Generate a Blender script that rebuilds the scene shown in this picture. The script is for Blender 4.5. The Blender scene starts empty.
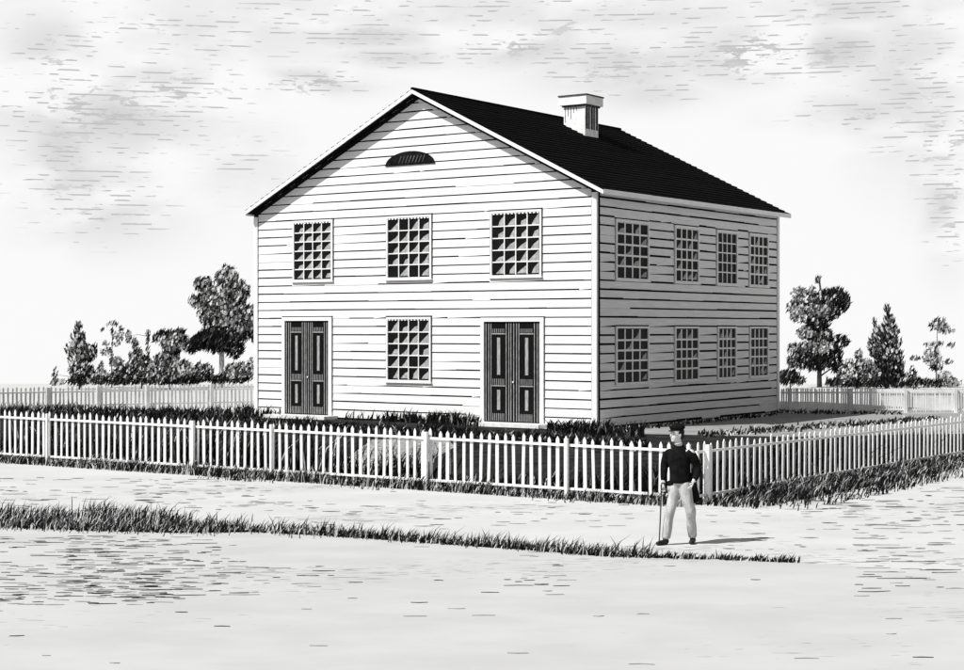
import bpy, bmesh, math, random
from mathutils import Vector, Matrix
R = math.radians
random.seed(7)
S = bpy.context.scene
COL = S.collection
# ------------------------------------------------------------------ camera
F, YH, CX, H = 1667.4, 328.75, 482.0, 3.1          # focal length and horizon in photo pixels (964 wide), eye height
cam = bpy.data.cameras.new('camera'); camo = bpy.data.objects.new('camera', cam); COL.objects.link(camo)
camo.location = (0, 0, H); camo.rotation_euler = (R(90), 0, 0)
cam.sensor_width = 36; cam.lens = F / 964 * 36; cam.shift_y = -(335 - YH) / 964
cam.clip_start = .1; cam.clip_end = 3000
S.camera = camo
# ------------------------------------------------------------------ light
SUN_EL, SUN_AZ = R(48), math.atan2(-.92, -.50)      # azimuth measured from +Y towards +X
sd = Vector((math.sin(SUN_AZ) * math.cos(SUN_EL), math.cos(SUN_AZ) * math.cos(SUN_EL), math.sin(SUN_EL)))
sl = bpy.data.lights.new('sun', 'SUN'); sl.energy = 5.0; sl.angle = R(.5); sl.color = (1, .995, .985)
so = bpy.data.objects.new('sun', sl); COL.objects.link(so)
so.rotation_euler = (-sd).to_track_quat('-Z', 'Y').to_euler()
S.view_settings.view_transform = 'Standard'; S.view_settings.look = 'None'
S.view_settings.exposure = 0; S.view_settings.gamma = 1; S.view_settings.use_curve_mapping = False
S.render.engine = 'CYCLES'
# ------------------------------------------------------------------ sky
W = bpy.data.worlds.new('World'); S.world = W; W.use_nodes = True
NT = W.node_tree; NT.nodes.clear()
class G:
    """tiny node-graph helper"""
    def __init__(s, t): s.t = t
    def n(s, typ, **k):
        a = s.t.nodes.new(typ)
        for q, v in k.items(): setattr(a, q, v)
        return a
    def put(s, sock, v):
        if hasattr(v, 'is_output'): s.t.links.new(v, sock)
        else: sock.default_value = v
    def m(s, op, a, b=0.0, c=None, clamp=False):
        x = s.n('ShaderNodeMath', operation=op, use_clamp=clamp)
        s.put(x.inputs[0], a); s.put(x.inputs[1], b)
        if c is not None: s.put(x.inputs[2], c)
        return x.outputs[0]
    def vec(s, x, y, z=0.0):
        c = s.n('ShaderNodeCombineXYZ')
        for i, v in enumerate((x, y, z)): s.put(c.inputs[i], v)
        return c.outputs[0]
    def noise(s, vec, scale=1.0, detail=2.0, rough=.5):
        x = s.n('ShaderNodeTexNoise'); s.put(x.inputs['Vector'], vec)
        x.inputs['Scale'].default_value = scale; x.inputs['Detail'].default_value = detail; x.inputs['Roughness'].default_value = rough
        return x.outputs[0]
    def ramp(s, v, lo, hi, a=0.0, b=1.0, smooth=True):
        x = s.n('ShaderNodeMapRange', interpolation_type='SMOOTHSTEP' if smooth else 'LINEAR')
        s.put(x.inputs[0], v)
        for i, q in zip((1, 2, 3, 4), (lo, hi, a, b)): s.put(x.inputs[i], q)
        return x.outputs[0]
    def mix(s, f, a, b):
        x = s.n('ShaderNodeMix', data_type='FLOAT'); s.put(x.inputs[0], f); s.put(x.inputs[2], a); s.put(x.inputs[3], b)
        return x.outputs[0]
g = G(NT)
tc = g.n('ShaderNodeTexCoord'); sep = g.n('ShaderNodeSeparateXYZ'); NT.links.new(tc.outputs['Generated'], sep.inputs[0])
dx, dy, dz = sep.outputs
az = g.m('ARCTAN2', dx, dy); el = g.m('ARCSINE', dz)
sky = g.n('ShaderNodeTexSky', sky_type='NISHITA', sun_disc=False, sun_elevation=SUN_EL, sun_rotation=SUN_AZ)
sky.air_density = 1; sky.dust_density = 4
bw = g.n('ShaderNodeRGBToBW'); NT.links.new(sky.outputs[0], bw.inputs[0])
zen = g.m('MULTIPLY', bw.outputs[0], .55)
# banks of thin grey cloud: where (azimuth, elevation, half sizes, weight)
def A(px): return (px - CX) / F
def E(py): return (YH - py) / F
blobs = [(110, 120, 110, 45, 1), (170, 95, 90, 30, .9), (60, 60, 50, 40, .8), (310, 85, 70, 14, 1), (370, 40, 80, 14, .9), (395, 60, 70, 12, .8),
         (245, 165, 60, 50, .45), (90, 190, 80, 30, .8), (110, 215, 80, 40, .7), (70, 150, 40, 60, .9), (290, 200, 50, 30, .45), (650, 95, 60, 20, .7), (520, 50, 80, 22, .9), (620, 70, 90, 30, .9), (740, 60, 90, 30, 1), (830, 60, 60, 25, 1),
         (900, 90, 60, 90, .75), (860, 120, 80, 22, .8), (930, 150, 40, 70, .8), (830, 20, 120, 18, .8), (200, 40, 200, 35, .55), (640, 22, 160, 16, .6), (935, 210, 24, 60, .9), (480, 15, 480, 26, .55), (560, 30, 60, 24, .8), (450, 130, 60, 20, .3)]
mask = None
for (px, py, sx, sy, w) in blobs:
    a = g.m('DIVIDE', g.m('SUBTRACT', az, A(px)), sx / F * .8); e = g.m('DIVIDE', g.m('SUBTRACT', el, E(py)), sy / F * .8)
    d = g.m('ADD', g.m('MULTIPLY', a, a), g.m('MULTIPLY', e, e))
    v = g.m('MULTIPLY', g.m('EXPONENT', g.m('MULTIPLY', d, -.7)), w)
    mask = v if mask is None else g.m('MAXIMUM', mask, v)
allsky = g.ramp(g.noise(g.vec(g.m('MULTIPLY', az, 3.0), g.m('MULTIPLY', el, 12.0)), 1, 3), .5, .62)
fr = g.ramp(g.m('ABSOLUTE', az), .31, .55)
mask = g.m('MAXIMUM', mask, g.m('MULTIPLY', g.m('MULTIPLY', allsky, fr), g.ramp(el, .03, .1)))
up = g.ramp(el, .18, .30)
mask = g.m('MAXIMUM', mask, g.m('MULTIPLY', g.m('MULTIPLY', allsky, up), .8))
soft = g.noise(g.vec(g.m('MULTIPLY', az, 15.0), g.m('MULTIPLY', el, 32.0), 3.1), 1, 3)
patch = g.noise(g.vec(g.m('MULTIPLY', az, 70.0), g.m('MULTIPLY', el, 190.0), 8.0), 1, 6, .7)
dash = g.noise(g.vec(g.m('MULTIPLY', az, 85.0), g.m('MULTIPLY', el, 420.0), 1.7), 1, 1.5)
dash2 = g.noise(g.vec(g.m('MULTIPLY', az, 160.0), g.m('MULTIPLY', el, 90.0), 4.7), 1, 2)
ruled = g.ramp(g.m('SINE', g.m('MULTIPLY', el, 2 * math.pi * F / 4.6)), .30, .80)
broad = g.m('MULTIPLY', g.m('MULTIPLY', mask, g.ramp(soft, .33, .58)), .30)
pp = g.m('MULTIPLY', g.ramp(g.m('ADD', patch, g.m('MULTIPLY', mask, .19)), .70, .72), g.mix(mask, 0.0, .40))
dd = g.m('MULTIPLY', g.m('MULTIPLY', g.ramp(g.m('ADD', dash, g.m('MULTIPLY', mask, .20)), .67, .685), ruled), g.ramp(mask, .08, .5, 0.0, .44))
tone = g.m('SUBTRACT', 1.0, g.m('MAXIMUM', g.m('MAXIMUM', broad, pp), dd))
veil = g.m('MULTIPLY', tone, 9.6)                           # bright cloud veil that covers the lower sky
side = g.ramp(g.m('ABSOLUTE', az), .38, .95, 1.0, .42)          # unseen sky dimmed at the sides and behind to deepen the wall's shade
fac = g.m('MULTIPLY', g.ramp(el, .20, .50, 1.0, .05), side)
val = g.mix(fac, zen, veil)
bg = g.n('ShaderNodeBackground'); bg.inputs['Strength'].default_value = .1
cc = g.n('ShaderNodeCombineColor')
for i in range(3): NT.links.new(val, cc.inputs[i])
NT.links.new(cc.outputs[0], bg.inputs['Color'])
wo = g.n('ShaderNodeOutputWorld'); NT.links.new(bg.outputs[0], wo.inputs[0])

# ------------------------------------------------------------------ helpers
def mat(name, v, var=.12, scale=6.0, rough=.85, spec=.2, stretch=(1, 1, 1), bump=0.0):
    m = bpy.data.materials.new(name); m.use_nodes = True; t = m.node_tree; b = t.nodes['Principled BSDF']; q = G(t)
    c = q.n('ShaderNodeTexCoord'); mp = q.n('ShaderNodeMapping'); mp.inputs['Scale'].default_value = stretch
    t.links.new(c.outputs['Object'], mp.inputs[0])
    nz = q.noise(mp.outputs[0], scale, 4, .6)
    val = q.ramp(nz, .3, .7, v * (1 - var), v * (1 + var))
    k = q.n('ShaderNodeCombineColor')
    for i in range(3): t.links.new(val, k.inputs[i])
    t.links.new(k.outputs[0], b.inputs['Base Color'])
    b.inputs['Roughness'].default_value = rough; b.inputs['Specular IOR Level'].default_value = spec
    if bump:
        bp = q.n('ShaderNodeBump'); bp.inputs['Strength'].default_value = bump; bp.inputs['Distance'].default_value = .02
        t.links.new(nz, bp.inputs['Height']); t.links.new(bp.outputs[0], b.inputs['Normal'])
    return m
def tag(o, label=None, cat=None, group=None, kind=None):
    if label: o['label'] = label
    if cat: o['category'] = cat
    if group: o['group'] = group
    if kind: o['kind'] = kind
    return o
def empty(name, loc=(0, 0, 0), rz=0, **k):
    o = bpy.data.objects.new(name, None); COL.objects.link(o); o.location = loc; o.rotation_euler.z = rz; o.empty_display_size = .3
    return tag(o, **k)
class MB:
    def __init__(s): s.v = []; s.f = []; s.mi = []
    def face(s, pts, mi=0):
        n = len(s.v); s.v += [tuple(p) for p in pts]; s.f.append(tuple(range(n, n + len(pts)))); s.mi.append(mi)
    def hexa(s, p, mi=0):                      # 8 points: bottom 4 (ccw) then top 4
        n = len(s.v); s.v += [tuple(q) for q in p]
        for f in ((3, 2, 1, 0), (4, 5, 6, 7), (0, 1, 5, 4), (1, 2, 6, 5), (2, 3, 7, 6), (3, 0, 4, 7)):
            s.f.append(tuple(n + i for i in f)); s.mi.append(mi)
    def box(s, a, b, mi=0, fn=None):
        x0, y0, z0 = a; x1, y1, z1 = b
        p = [(x0, y0, z0), (x1, y0, z0), (x1, y1, z0), (x0, y1, z0), (x0, y0, z1), (x1, y0, z1), (x1, y1, z1), (x0, y1, z1)]
        s.hexa([fn(*q) for q in p] if fn else p, mi)
    def prism(s, poly, h0, h1, fn, mi=0):      # poly of (a,b); extruded from h0 to h1; fn(a,b,h)
        n = len(s.v); k = len(poly)
        s.v += [tuple(fn(a, b, h0)) for a, b in poly] + [tuple(fn(a, b, h1)) for a, b in poly]
        s.f += [tuple(n + k + i for i in range(k)), tuple(n + i for i in reversed(range(k)))]; s.mi += [mi, mi]
        for i in range(k):
            j = (i + 1) % k; s.f.append((n + i, n + j, n + k + j, n + k + i)); s.mi.append(mi)
    def tube(s, pts, rad, seg=8, mi=0):
        n = len(s.v); P = [Vector(p) for p in pts]
        for i, p in enumerate(P):
            d = (P[min(i + 1, len(P) - 1)] - P[max(i - 1, 0)]).normalized()
            a = d.orthogonal().normalized() if i == 0 else (a - d * a.dot(d)).normalized()
            b = d.cross(a); r = rad[i] if hasattr(rad, '__len__') else rad
            for k in range(seg):
                t = 2 * math.pi * k / seg; s.v.append(tuple(p + (a * math.cos(t) + b * math.sin(t)) * r))
        for i in range(len(P) - 1):
            for k in range(seg):
                j = (k + 1) % seg; s.f.append((n + i * seg + k, n + i * seg + j, n + (i + 1) * seg + j, n + (i + 1) * seg + k)); s.mi.append(mi)
        s.f.append(tuple(n + k for k in reversed(range(seg)))); s.mi.append(mi)
        e = n + (len(P) - 1) * seg; s.f.append(tuple(e + k for k in range(seg))); s.mi.append(mi)
    def build(s, name, mats, parent=None, smooth=False, fix=True):
        me = bpy.data.meshes.new(name); me.from_pydata(s.v, [], s.f); 
        mats = mats if isinstance(mats, (list, tuple)) else [mats]
        for m in mats: me.materials.append(m)
        me.polygons.foreach_set('material_index', s.mi)
        if smooth: me.polygons.foreach_set('use_smooth', [True] * len(s.f))
        me.update()
        if fix:
            bm = bmesh.new(); bm.from_mesh(me); bmesh.ops.recalc_face_normals(bm, faces=bm.faces); bm.to_mesh(me); bm.free()
        o = bpy.data.objects.new(name, me); COL.objects.link(o); o.parent = parent
        return o
def gnd(px, py):                               # a point of the level ground seen at a photo pixel
    Y = F * H / (py - YH); return Vector(((px - CX) / F * Y, Y, 0))

M = dict(
    paint=mat('white_clapboard_paint', .76, .13, 2.2, .8, .2, (.5, .5, 22)),
    trim=mat('white_trim_paint', .82, .04, 3, .6, .3),
    gapm=mat('tarred_boarding_and_shadow', .012, .3, 5, .95, 0),  # backing seen through the gaps; also colours the painted shadow strips
    roof=mat('black_roof_shingle', .007, .5, 14, .95, .02),
    chim=mat('limewashed_masonry', .80, .15, 5),
    chimd=mat('sooty_masonry', .05, .3, 5),
    glass=mat('dark_window_glass', .008, .3, 3, .3, .06),
    pane_glint=mat('painted_pane_glint', .36, .3, 9),
    door=mat('dark_stained_door', .008, .3, 6, .9, .03, (8, 8, 1)),
    doorl=mat('worn_door_board', .34, .35, 7, .8, .1, (8, 8, 1)),
    picket=mat('white_picket_paint', .80, .08, 3, .8),
    farpick=mat('weathered_picket_paint', .62, .15, 2, .85),
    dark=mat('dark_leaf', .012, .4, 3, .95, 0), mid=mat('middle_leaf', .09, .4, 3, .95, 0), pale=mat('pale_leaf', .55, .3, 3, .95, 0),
    bark=mat('bark', .06, .4, 8), palebark=mat('pale_bark', .5, .3, 8),
    blk=mat('black_wool', .010, .3, 12, .95, 0), cloth=mat('pale_trouser_cloth', .44, .18, 11, .9, .1, (1.6, 1.6, .6), bump=1.0),
    skin=mat('skin', .58, .05, 4, .6), hair=mat('dark_hair', .015, .3, 30), boot=mat('black_boot_leather', .012, .2, 9, .5),
    stick=mat('peeled_wood', .6, .2, 12), stone=mat('pale_doorstone', .7, .1, 5),
)
# ------------------------------------------------------------------ ground
def ground_mat(name, base, dk, thr, sc, seed, amt=1.0):
    m = bpy.data.materials.new(name); m.use_nodes = True; t = m.node_tree; b = t.nodes['Principled BSDF']; q = G(t)
    c = q.n('ShaderNodeTexCoord'); sp = q.n('ShaderNodeSeparateXYZ'); t.links.new(c.outputs['Object'], sp.inputs[0])
    x, y, z = sp.outputs
    v1 = q.noise(q.vec(q.m('MULTIPLY', x, sc[0]), q.m('MULTIPLY', y, sc[1]), seed), 1, 2, .5)
    big = q.noise(q.vec(q.m('MULTIPLY', x, .16), q.m('MULTIPLY', y, .3), seed + 5), 1, 2, .5)
    soft = q.noise(q.vec(q.m('MULTIPLY', x, .5), q.m('MULTIPLY', y, .8), seed + 9), 1, 4, .6)
    line = q.ramp(q.m('ADD', v1, q.m('MULTIPLY', q.m('SUBTRACT', big, .5), .9 * amt)), thr, thr + .03)
    tone = q.m('MULTIPLY', q.ramp(soft, .3, .7, base * .93, base * 1.05), 1.0)
    val = q.mix(line, tone, dk)
    k = q.n('ShaderNodeCombineColor')
    for i in range(3): t.links.new(val, k.inputs[i])
    t.links.new(k.outputs[0], b.inputs['Base Color']); b.inputs['Roughness'].default_value = .95; b.inputs['Specular IOR Level'].default_value = .05
    bp = q.n('ShaderNodeBump'); bp.inputs['Strength'].default_value = .25; bp.inputs['Distance'].default_value = .02
    t.links.new(soft, bp.inputs['Height']); t.links.new(bp.outputs[0], b.inputs['Normal'])
    return m
MG = ground_mat('dry_sandy_ground', .57, .18, .73, (2.6, 18.0), 2.0)
MR = ground_mat('pale_road_dust', .52, .26, .75, (2.6, 18.0), 7.0)
ML = mat('trodden_dark_turf', .028, .5, 1.5, .95, 0)
def drop(x, y):                                # the land is level to about 95 m, then falls away
    r = max(0, y - 92); return -(r * r) * .004 if r < 20 else -1.6 - (r - 20) * .16
mb = MB(); xs = [-1500, -400, -120, -60, -30, -10, 10, 30, 60, 120, 400, 1500]; ys = [-1500, -300, -60, 0, 12, 20, 30, 45, 60, 75, 92, 96, 100, 106, 112, 150, 300, 1500]
for i in range(len(xs)):
    for j in range(len(ys)): mb.v.append((xs[i], ys[j], drop(xs[i], ys[j])))
n = len(ys)
for i in range(len(xs) - 1):
    for j in range(n - 1): mb.f.append((i * n + j, (i + 1) * n + j, (i + 1) * n + j + 1, i * n + j + 1)); mb.mi.append(0)
tag(mb.build('ground', MG), kind='structure')
def sheet(name, pts, z, m):
    mb = MB(); mb.face([(p[0], p[1], z) for p in pts]); return tag(mb.build(name, m), kind='structure')
verge_px = [(-60, 523), (44, 529), (95, 531), (180, 533), (250, 532), (330, 536), (400, 541), (469, 546), (540, 551), (600, 556), (650, 558), (720, 560), (800, 563), (880, 567), (1030, 574)]
VP_ = [gnd(*p) for p in verge_px]
rd = [(p.x, p.y - .05) for p in VP_]
sheet('road', [(-60, 2), (60, 2), (60, 20)] + rd[::-1] + [(-60, 30)], .004, MR)
FC = gnd(694, 505)                              # corner of the street fence
FL = gnd(-25, 458.8); FRt = gnd(1000, 450.5)
bl = gnd(50, 412)
sheet('lawn', [(FL.x, FL.y + .15), (FC.x, FC.y + .15), (gnd(1000, 450.5)), gnd(1000, 433), gnd(790, 437), gnd(640, 434), gnd(596, 431.5), gnd(255, 414), gnd(50, 416), gnd(-30, 417)], .004, ML)
sheet('path', [gnd(372, 440), gnd(446, 438), gnd(455, 447), gnd(415, 470), gnd(385, 482), gnd(318, 479)], .008, mat('pale_worn_grass', .30, .5, 2.5, .95, 0, (3, 1, 1)))

sheet('side_yard', [gnd(600, 432.5), gnd(640, 434.3), gnd(790, 437.3), gnd(1000, 434), gnd(1000, 413.4), gnd(779, 412.6)], .0035, mat('shade_greyed_yard', .30, .2, 1.2, .95, 0, (.6, 2, 1)))  # ground greyed for the house's shadow and to cut bounce on the wall
# ------------------------------------------------------------------ meeting house
AH, D0, WW, LL, HE, HP = .607, 51.33, 14.09, 13.2, 7.13, 10.92
C0 = Vector(((596 - CX) / F * D0, D0, 0))
hs = empty('meeting_house', C0, -AH, label='large white clapboard meeting-house with a black gable roof, chimney and two double doors', cat='meeting house')
ux = Vector((math.cos(AH), -math.sin(AH), 0)); uy = Vector((math.sin(AH), math.cos(AH), 0))
def ray(px, py, nrm):
    d = Vector(((px - CX) / F, 1, (YH - py) / F)); o = Vector((0, 0, H))
    t = (C0 - o).dot(nrm) / d.dot(nrm); return o + d * t
def on_front(px, py):
    p = ray(px, py, uy); return (p - C0).dot(ux), p.z
def on_side(px, py):
    p = ray(px, py, ux); return (p - C0).dot(uy), p.z
ff = lambda a, z, o: (a, -o, z)
fs = lambda a, z, o: (o, a, z)
fb = lambda a, z, o: (a, LL + o, z)
fl = lambda a, z, o: (-WW - o, a, z)
XM, Z0, SL = -6.8, 10.86, .50                     # ridge line and pitch (underside of the roof)
gab = lambda a: Z0 - SL * abs(a - XM)
HS = Z0 + SL * XM
front_poly = [(-WW, 0), (0, 0), (0, gab(0)), (XM, Z0), (-WW, gab(-WW))]
mb = MB(); mb.prism(front_poly, 0, -.12, ff); mb.build('wall', M['gapm'], hs)
mb = MB(); mb.prism(front_poly, 0, -.12, fb); mb.build('wall', M['gapm'], hs)
mb = MB(); mb.prism([(.12, 0), (LL - .12, 0), (LL - .12, HS), (.12, HS)], 0, -.12, fs); mb.build('wall', M['gapm'], hs)
mb = MB(); mb.prism([(.12, 0), (LL - .12, 0), (LL - .12, gab(-WW)), (.12, gab(-WW))], 0, -.12, fl); mb.build('wall', M['gapm'], hs)
PITCH = .2852
def siding(fn, a0, a1, openings, gable, gaplo, gaphi, fill):
    mb = MB(); k = 0; z0 = .02
    while True:
        z = z0 + k * PITCH; k += 1; zt = z + PITCH
        lo, hi = a0, a1; cuts = []
        if gable and zt > gab(a0):
            if z > gab(a0): lo = max(a0, XM - (Z0 - z) / SL)
            cuts.append(XM - (Z0 - zt) / SL)
        if gable and zt > gab(a1):
            if z > gab(a1): hi = min(a1, XM + (Z0 - z) / SL)
            cuts.append(XM + (Z0 - zt) / SL)
        if gable and hi - lo < .4: break
        if not gable:
            if z > HS - .25: break
            if zt > HS - .02 - .1: zt = HS - .02
        ivs = [(lo, hi, z, zt)]
        for (p0, q0, p1, q1) in openings:
            if z < q1 and zt > q0:
                nv = []
                for (s0, s1, y0, y1) in ivs:
                    if p0 >= s1 or p1 <= s0 or q0 >= y1 or q1 <= y0: nv.append((s0, s1, y0, y1)); continue
                    if p0 > s0: nv.append((s0, p0, y0, y1))
                    if p1 < s1: nv.append((p1, s1, y0, y1))
                    u0, u1 = max(s0, p0), min(s1, p1)
                    if q0 > y0: nv.append((u0, u1, y0, q0))
                    if q1 < y1: nv.append((u0, u1, q1, y1))
                ivs = [v for v in nv if v[1] - v[0] > .01 and v[3] - v[2] > .01]
        for (s0, s1, y0, y1) in ivs:
            a = s0; clipb = y0 > z + .001
            while a < s1 - 1e-4:
                b = min(s1, a + random.uniform(.5, 2.6))
                for c in cuts:
                    if a + 1e-3 < c < b: b = c
                gp = random.uniform(gaplo, gaphi)
                if random.random() < fill: gp = .006
                near = (a < s0 + .3 or b > s1 - .3)
                g0 = .012 if (near and random.random() < .22) else gp
                if clipb: gp = g0 = 0
                ta, tb = (min(y1, gab(a)), min(y1, gab(b))) if gable else (y1, y1)
                ta = max(ta, y0 + g0 + .003); tb = max(tb, y0 + gp + .003)
                mb.hexa([fn(a, y0 + g0, .022), fn(b, y0 + gp, .022), fn(b, y0 + gp, .004), fn(a, y0 + g0, .004),
                         fn(a, ta, .010), fn(b, tb, .010), fn(b, tb, .004), fn(a, ta, .004)])
                a = b
    return mb
OP_F, OP_S = [], []
def rect(fn, x0, y0, x1, y1):
    xm = (x0 + x1) / 2
    a0 = fn(x0, y1)[0]; a1 = fn(x1, y1)[0]
    return a0, fn(xm, y1)[1], a1, fn(xm, y0)[1]
FW = [rect(on_front, 293.5, 219, 333.3, 281), rect(on_front, 387, 215.5, 432, 279), rect(on_front, 491, 211.5, 542, 277.5), rect(on_front, 387, 317, 431.5, 382)]
SW = [rect(on_side, 615, 221, 648, 278), rect(on_side, 674, 226, 698, 283), rect(on_side, 716, 230, 736.5, 286), rect(on_side, 748.5, 234, 767.5, 288),
      rect(on_side, 615, 325, 648, 382), rect(on_side, 674, 326, 698, 380.5), rect(on_side, 717, 327, 735.5, 379.5), rect(on_side, 749, 328, 767.5, 379)]
for r0 in (0, 4):                               # the windows of one storey of the side share sill and head height
    zl = sum(w[1] for w in SW[r0:r0 + 4]) / 4; zh = sum(w[3] for w in SW[r0:r0 + 4]) / 4
    for i in range(r0, r0 + 4): SW[i] = (SW[i][0], zl, SW[i][2], zh)
zl = sum(w[1] for w in FW[:3]) / 3; zh = sum(w[3] for w in FW[:3]) / 3
for i in range(3): FW[i] = (FW[i][0], zl, FW[i][2], zh)
DR = [rect(on_front, 283, 317, 332.5, 415), rect(on_front, 481.5, 317.5, 544.5, 427)]
DR = [(d[0], .12, d[2], d[3]) for d in DR]
LN = rect(on_front, 386, 151, 435.5, 165)
pad = .045
OP_F = [(w[0] - pad, w[1] - pad, w[2] + pad, w[3] + pad) for w in FW] + [(d[0] - .035, 0, d[2] + .035, d[3] + .035) for d in DR] + [(LN[0] + .35, LN[1] + .02, LN[2] - .35, LN[3] - .16)]
OP_S = [(w[0] - pad, w[1] - pad, w[2] + pad, w[3] + pad) for w in SW]
CB = .13
siding(ff, -WW + CB + .03, -CB - .03, OP_F, True, .036, .050, .05).build('clapboarding', M['paint'], hs)
siding(fs, CB + .10, LL - CB - .03, OP_S, False, .046, .070, .02).build('clapboarding', M['paint'], hs)  # wider black gaps put in to deepen the tone of this shaded side
siding(fb, -WW + CB + .03, -CB - .03, [], True, .03, .045, .05).build('clapboarding', M['paint'], hs)
siding(fl, CB + .03, LL - CB - .03, [], False, .03, .045, .05).build('clapboarding', M['paint'], hs)
for (cx_, cy_) in ((0, 0), (0, LL), (-WW, 0), (-WW, LL)):
    mb = MB(); sx = 1 if cx_ == 0 else -1; sy = -1 if cy_ == 0 else 1
    e = .045
    def cbx(x0, x1, y0, y1): mb.box((min(x0, x1), min(y0, y1), 0), (max(x0, x1), max(y0, y1), gab(cx_) - .15))
    cbx(cx_ - sx * CB, cx_ + sx * e, cy_, cy_ + sy * e)
    cbx(cx_, cx_ + sx * e, cy_ - sy * (.05 if sx > 0 and sy < 0 else CB), cy_ - sy * .0005)
    mb.build('corner_board', M['trim'], hs)
# water table board along the foot of the front wall
for fn, x0, x1 in ((ff, -WW - .02, XM), (ff, XM, 0), (fb, -WW - .02, XM), (fb, XM, 0)):      # black strips painting in the shadow under the rakes
    mb = MB(); mb.prism([(x0, gab(x0) - .15), (x1, gab(x1) - .15), (x1, gab(x1) - .004), (x0, gab(x0) - .004)], .0225, .05, fn); mb.build('shadow_strip', M['gapm'], hs)
mb = MB(); mb.box((.001, .0, HS - .15), (.05, LL, HS - .004)); mb.build('shadow_strip', M['gapm'], hs)  # black strip painting in the shadow below the side eaves
# --- windows
def window(fn, w, cols, rows, pane_glint, lintel=True, mw=.034):
    a0, z0, a1, z1 = w
    mb = MB(); c = .065
    mb.box((a0, z0, 0), (a1, z0 + c, .06), fn=fn); mb.box((a0, z1 - c, 0), (a1, z1, .06), fn=fn)
    mb.box((a0, z0 + c, 0), (a0 + c, z1 - c, .06), fn=fn); mb.box((a1 - c, z0 + c, 0), (a1, z1 - c, .06), fn=fn)
    fr_ = mb.build('window', M['trim'], hs)
    i0, i1, j0, j1 = a0 + c + .035, a1 - c - .035, z0 + c + .035, z1 - c - .045
    gl = MB(); gl.box((a0 + c, z0 + c, .002), (a1 - c, z1 - c, .012), fn=fn); gl.build('pane', M['glass'], fr_)
    mu = MB(); t = mw / 2
    xs_ = [i0 + (i1 - i0) * k / cols for k in range(cols + 1)]; zs_ = [j0 + (j1 - j0) * k / rows for k in range(rows + 1)]
    for k, x in enumerate(xs_): 
        if 0 < k < cols: mu.box((x - t, j0 - .02, .014), (x + t, j1 + .02, .035), fn=fn)
    for k, z in enumerate(zs_):
        if 0 < k < rows:
            for q in range(cols):
                mu.box((xs_[q] + (t if q else -.02), z - t, .014), (xs_[q + 1] - (t if q < cols - 1 else -.02), z + t, .033), fn=fn)
    mu.build('glazing_bar', M['trim'], fr_)
    if pane_glint > 0:
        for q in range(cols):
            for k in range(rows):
                if random.random() > pane_glint: continue
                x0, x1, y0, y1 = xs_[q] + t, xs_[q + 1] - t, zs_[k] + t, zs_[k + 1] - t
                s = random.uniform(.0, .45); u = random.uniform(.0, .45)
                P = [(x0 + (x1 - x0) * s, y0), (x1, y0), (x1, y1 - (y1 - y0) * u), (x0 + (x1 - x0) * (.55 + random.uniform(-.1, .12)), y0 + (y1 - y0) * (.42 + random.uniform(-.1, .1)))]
                bd = MB(); bd.prism(P, .0125, .0150, fn); bd.build('pane_glint', M['pane_glint'], fr_)  # pale wedge painting in a reflection on the pane
    if lintel:
        lt = MB(); nd = max(4, int((a1 - a0) / .14)); zt_ = z1 - c - .002; top = [(a1 - c, zt_), (a0 + c, zt_)]; low = []
        for k in range(nd):
            x = a0 + c + (a1 - a0 - 2 * c) * k / nd; q = (a1 - a0 - 2 * c) / nd
            low += [(x, zt_ - .015), (x + q * .25, zt_ - .015), (x + q * .25, zt_ - .05), (x + q * .75, zt_ - .05), (x + q * .75, zt_ - .015)]
        lt.prism(low + [(a1 - c, zt_ - .015)] + top, .013, .05, fn)
        lt.build('lintel', M['trim'], fr_)
    sl_ = MB(); sl_.box((a0 - .04, z0 - .035, 0), (a1 + .04, z0 - .002, .09), fn=fn); sl_.build('sill', M['trim'], fr_)
    return fr_
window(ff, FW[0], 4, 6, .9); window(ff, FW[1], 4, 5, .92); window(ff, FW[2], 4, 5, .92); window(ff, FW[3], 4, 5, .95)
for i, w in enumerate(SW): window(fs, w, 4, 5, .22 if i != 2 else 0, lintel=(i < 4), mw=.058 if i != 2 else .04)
# --- half-round gable light
mb = MB(); cxl = (LN[0] + LN[2]) / 2; rx = (LN[2] - LN[0]) / 2; rz_ = LN[3] - LN[1]
arc = [(cxl + rx * math.cos(t * math.pi / 16), LN[1] + rz_ * math.sin(t * math.pi / 16)) for t in range(17)]
mb.prism(arc, .0225, .05, ff); fan = mb.build('gable_window', M['gapm'], hs)
mb = MB()
for k in range(8):
    x = cxl - rx * .45 + k * rx * .135; zb = LN[1] + .08
    mb.prism([(x, zb), (x + .035, zb), (x + .14, zb + rz_ * .48), (x + .10, zb + rz_ * .48)], .051, .062, ff)
mb.build('louvre', M['mid'], fan)
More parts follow.
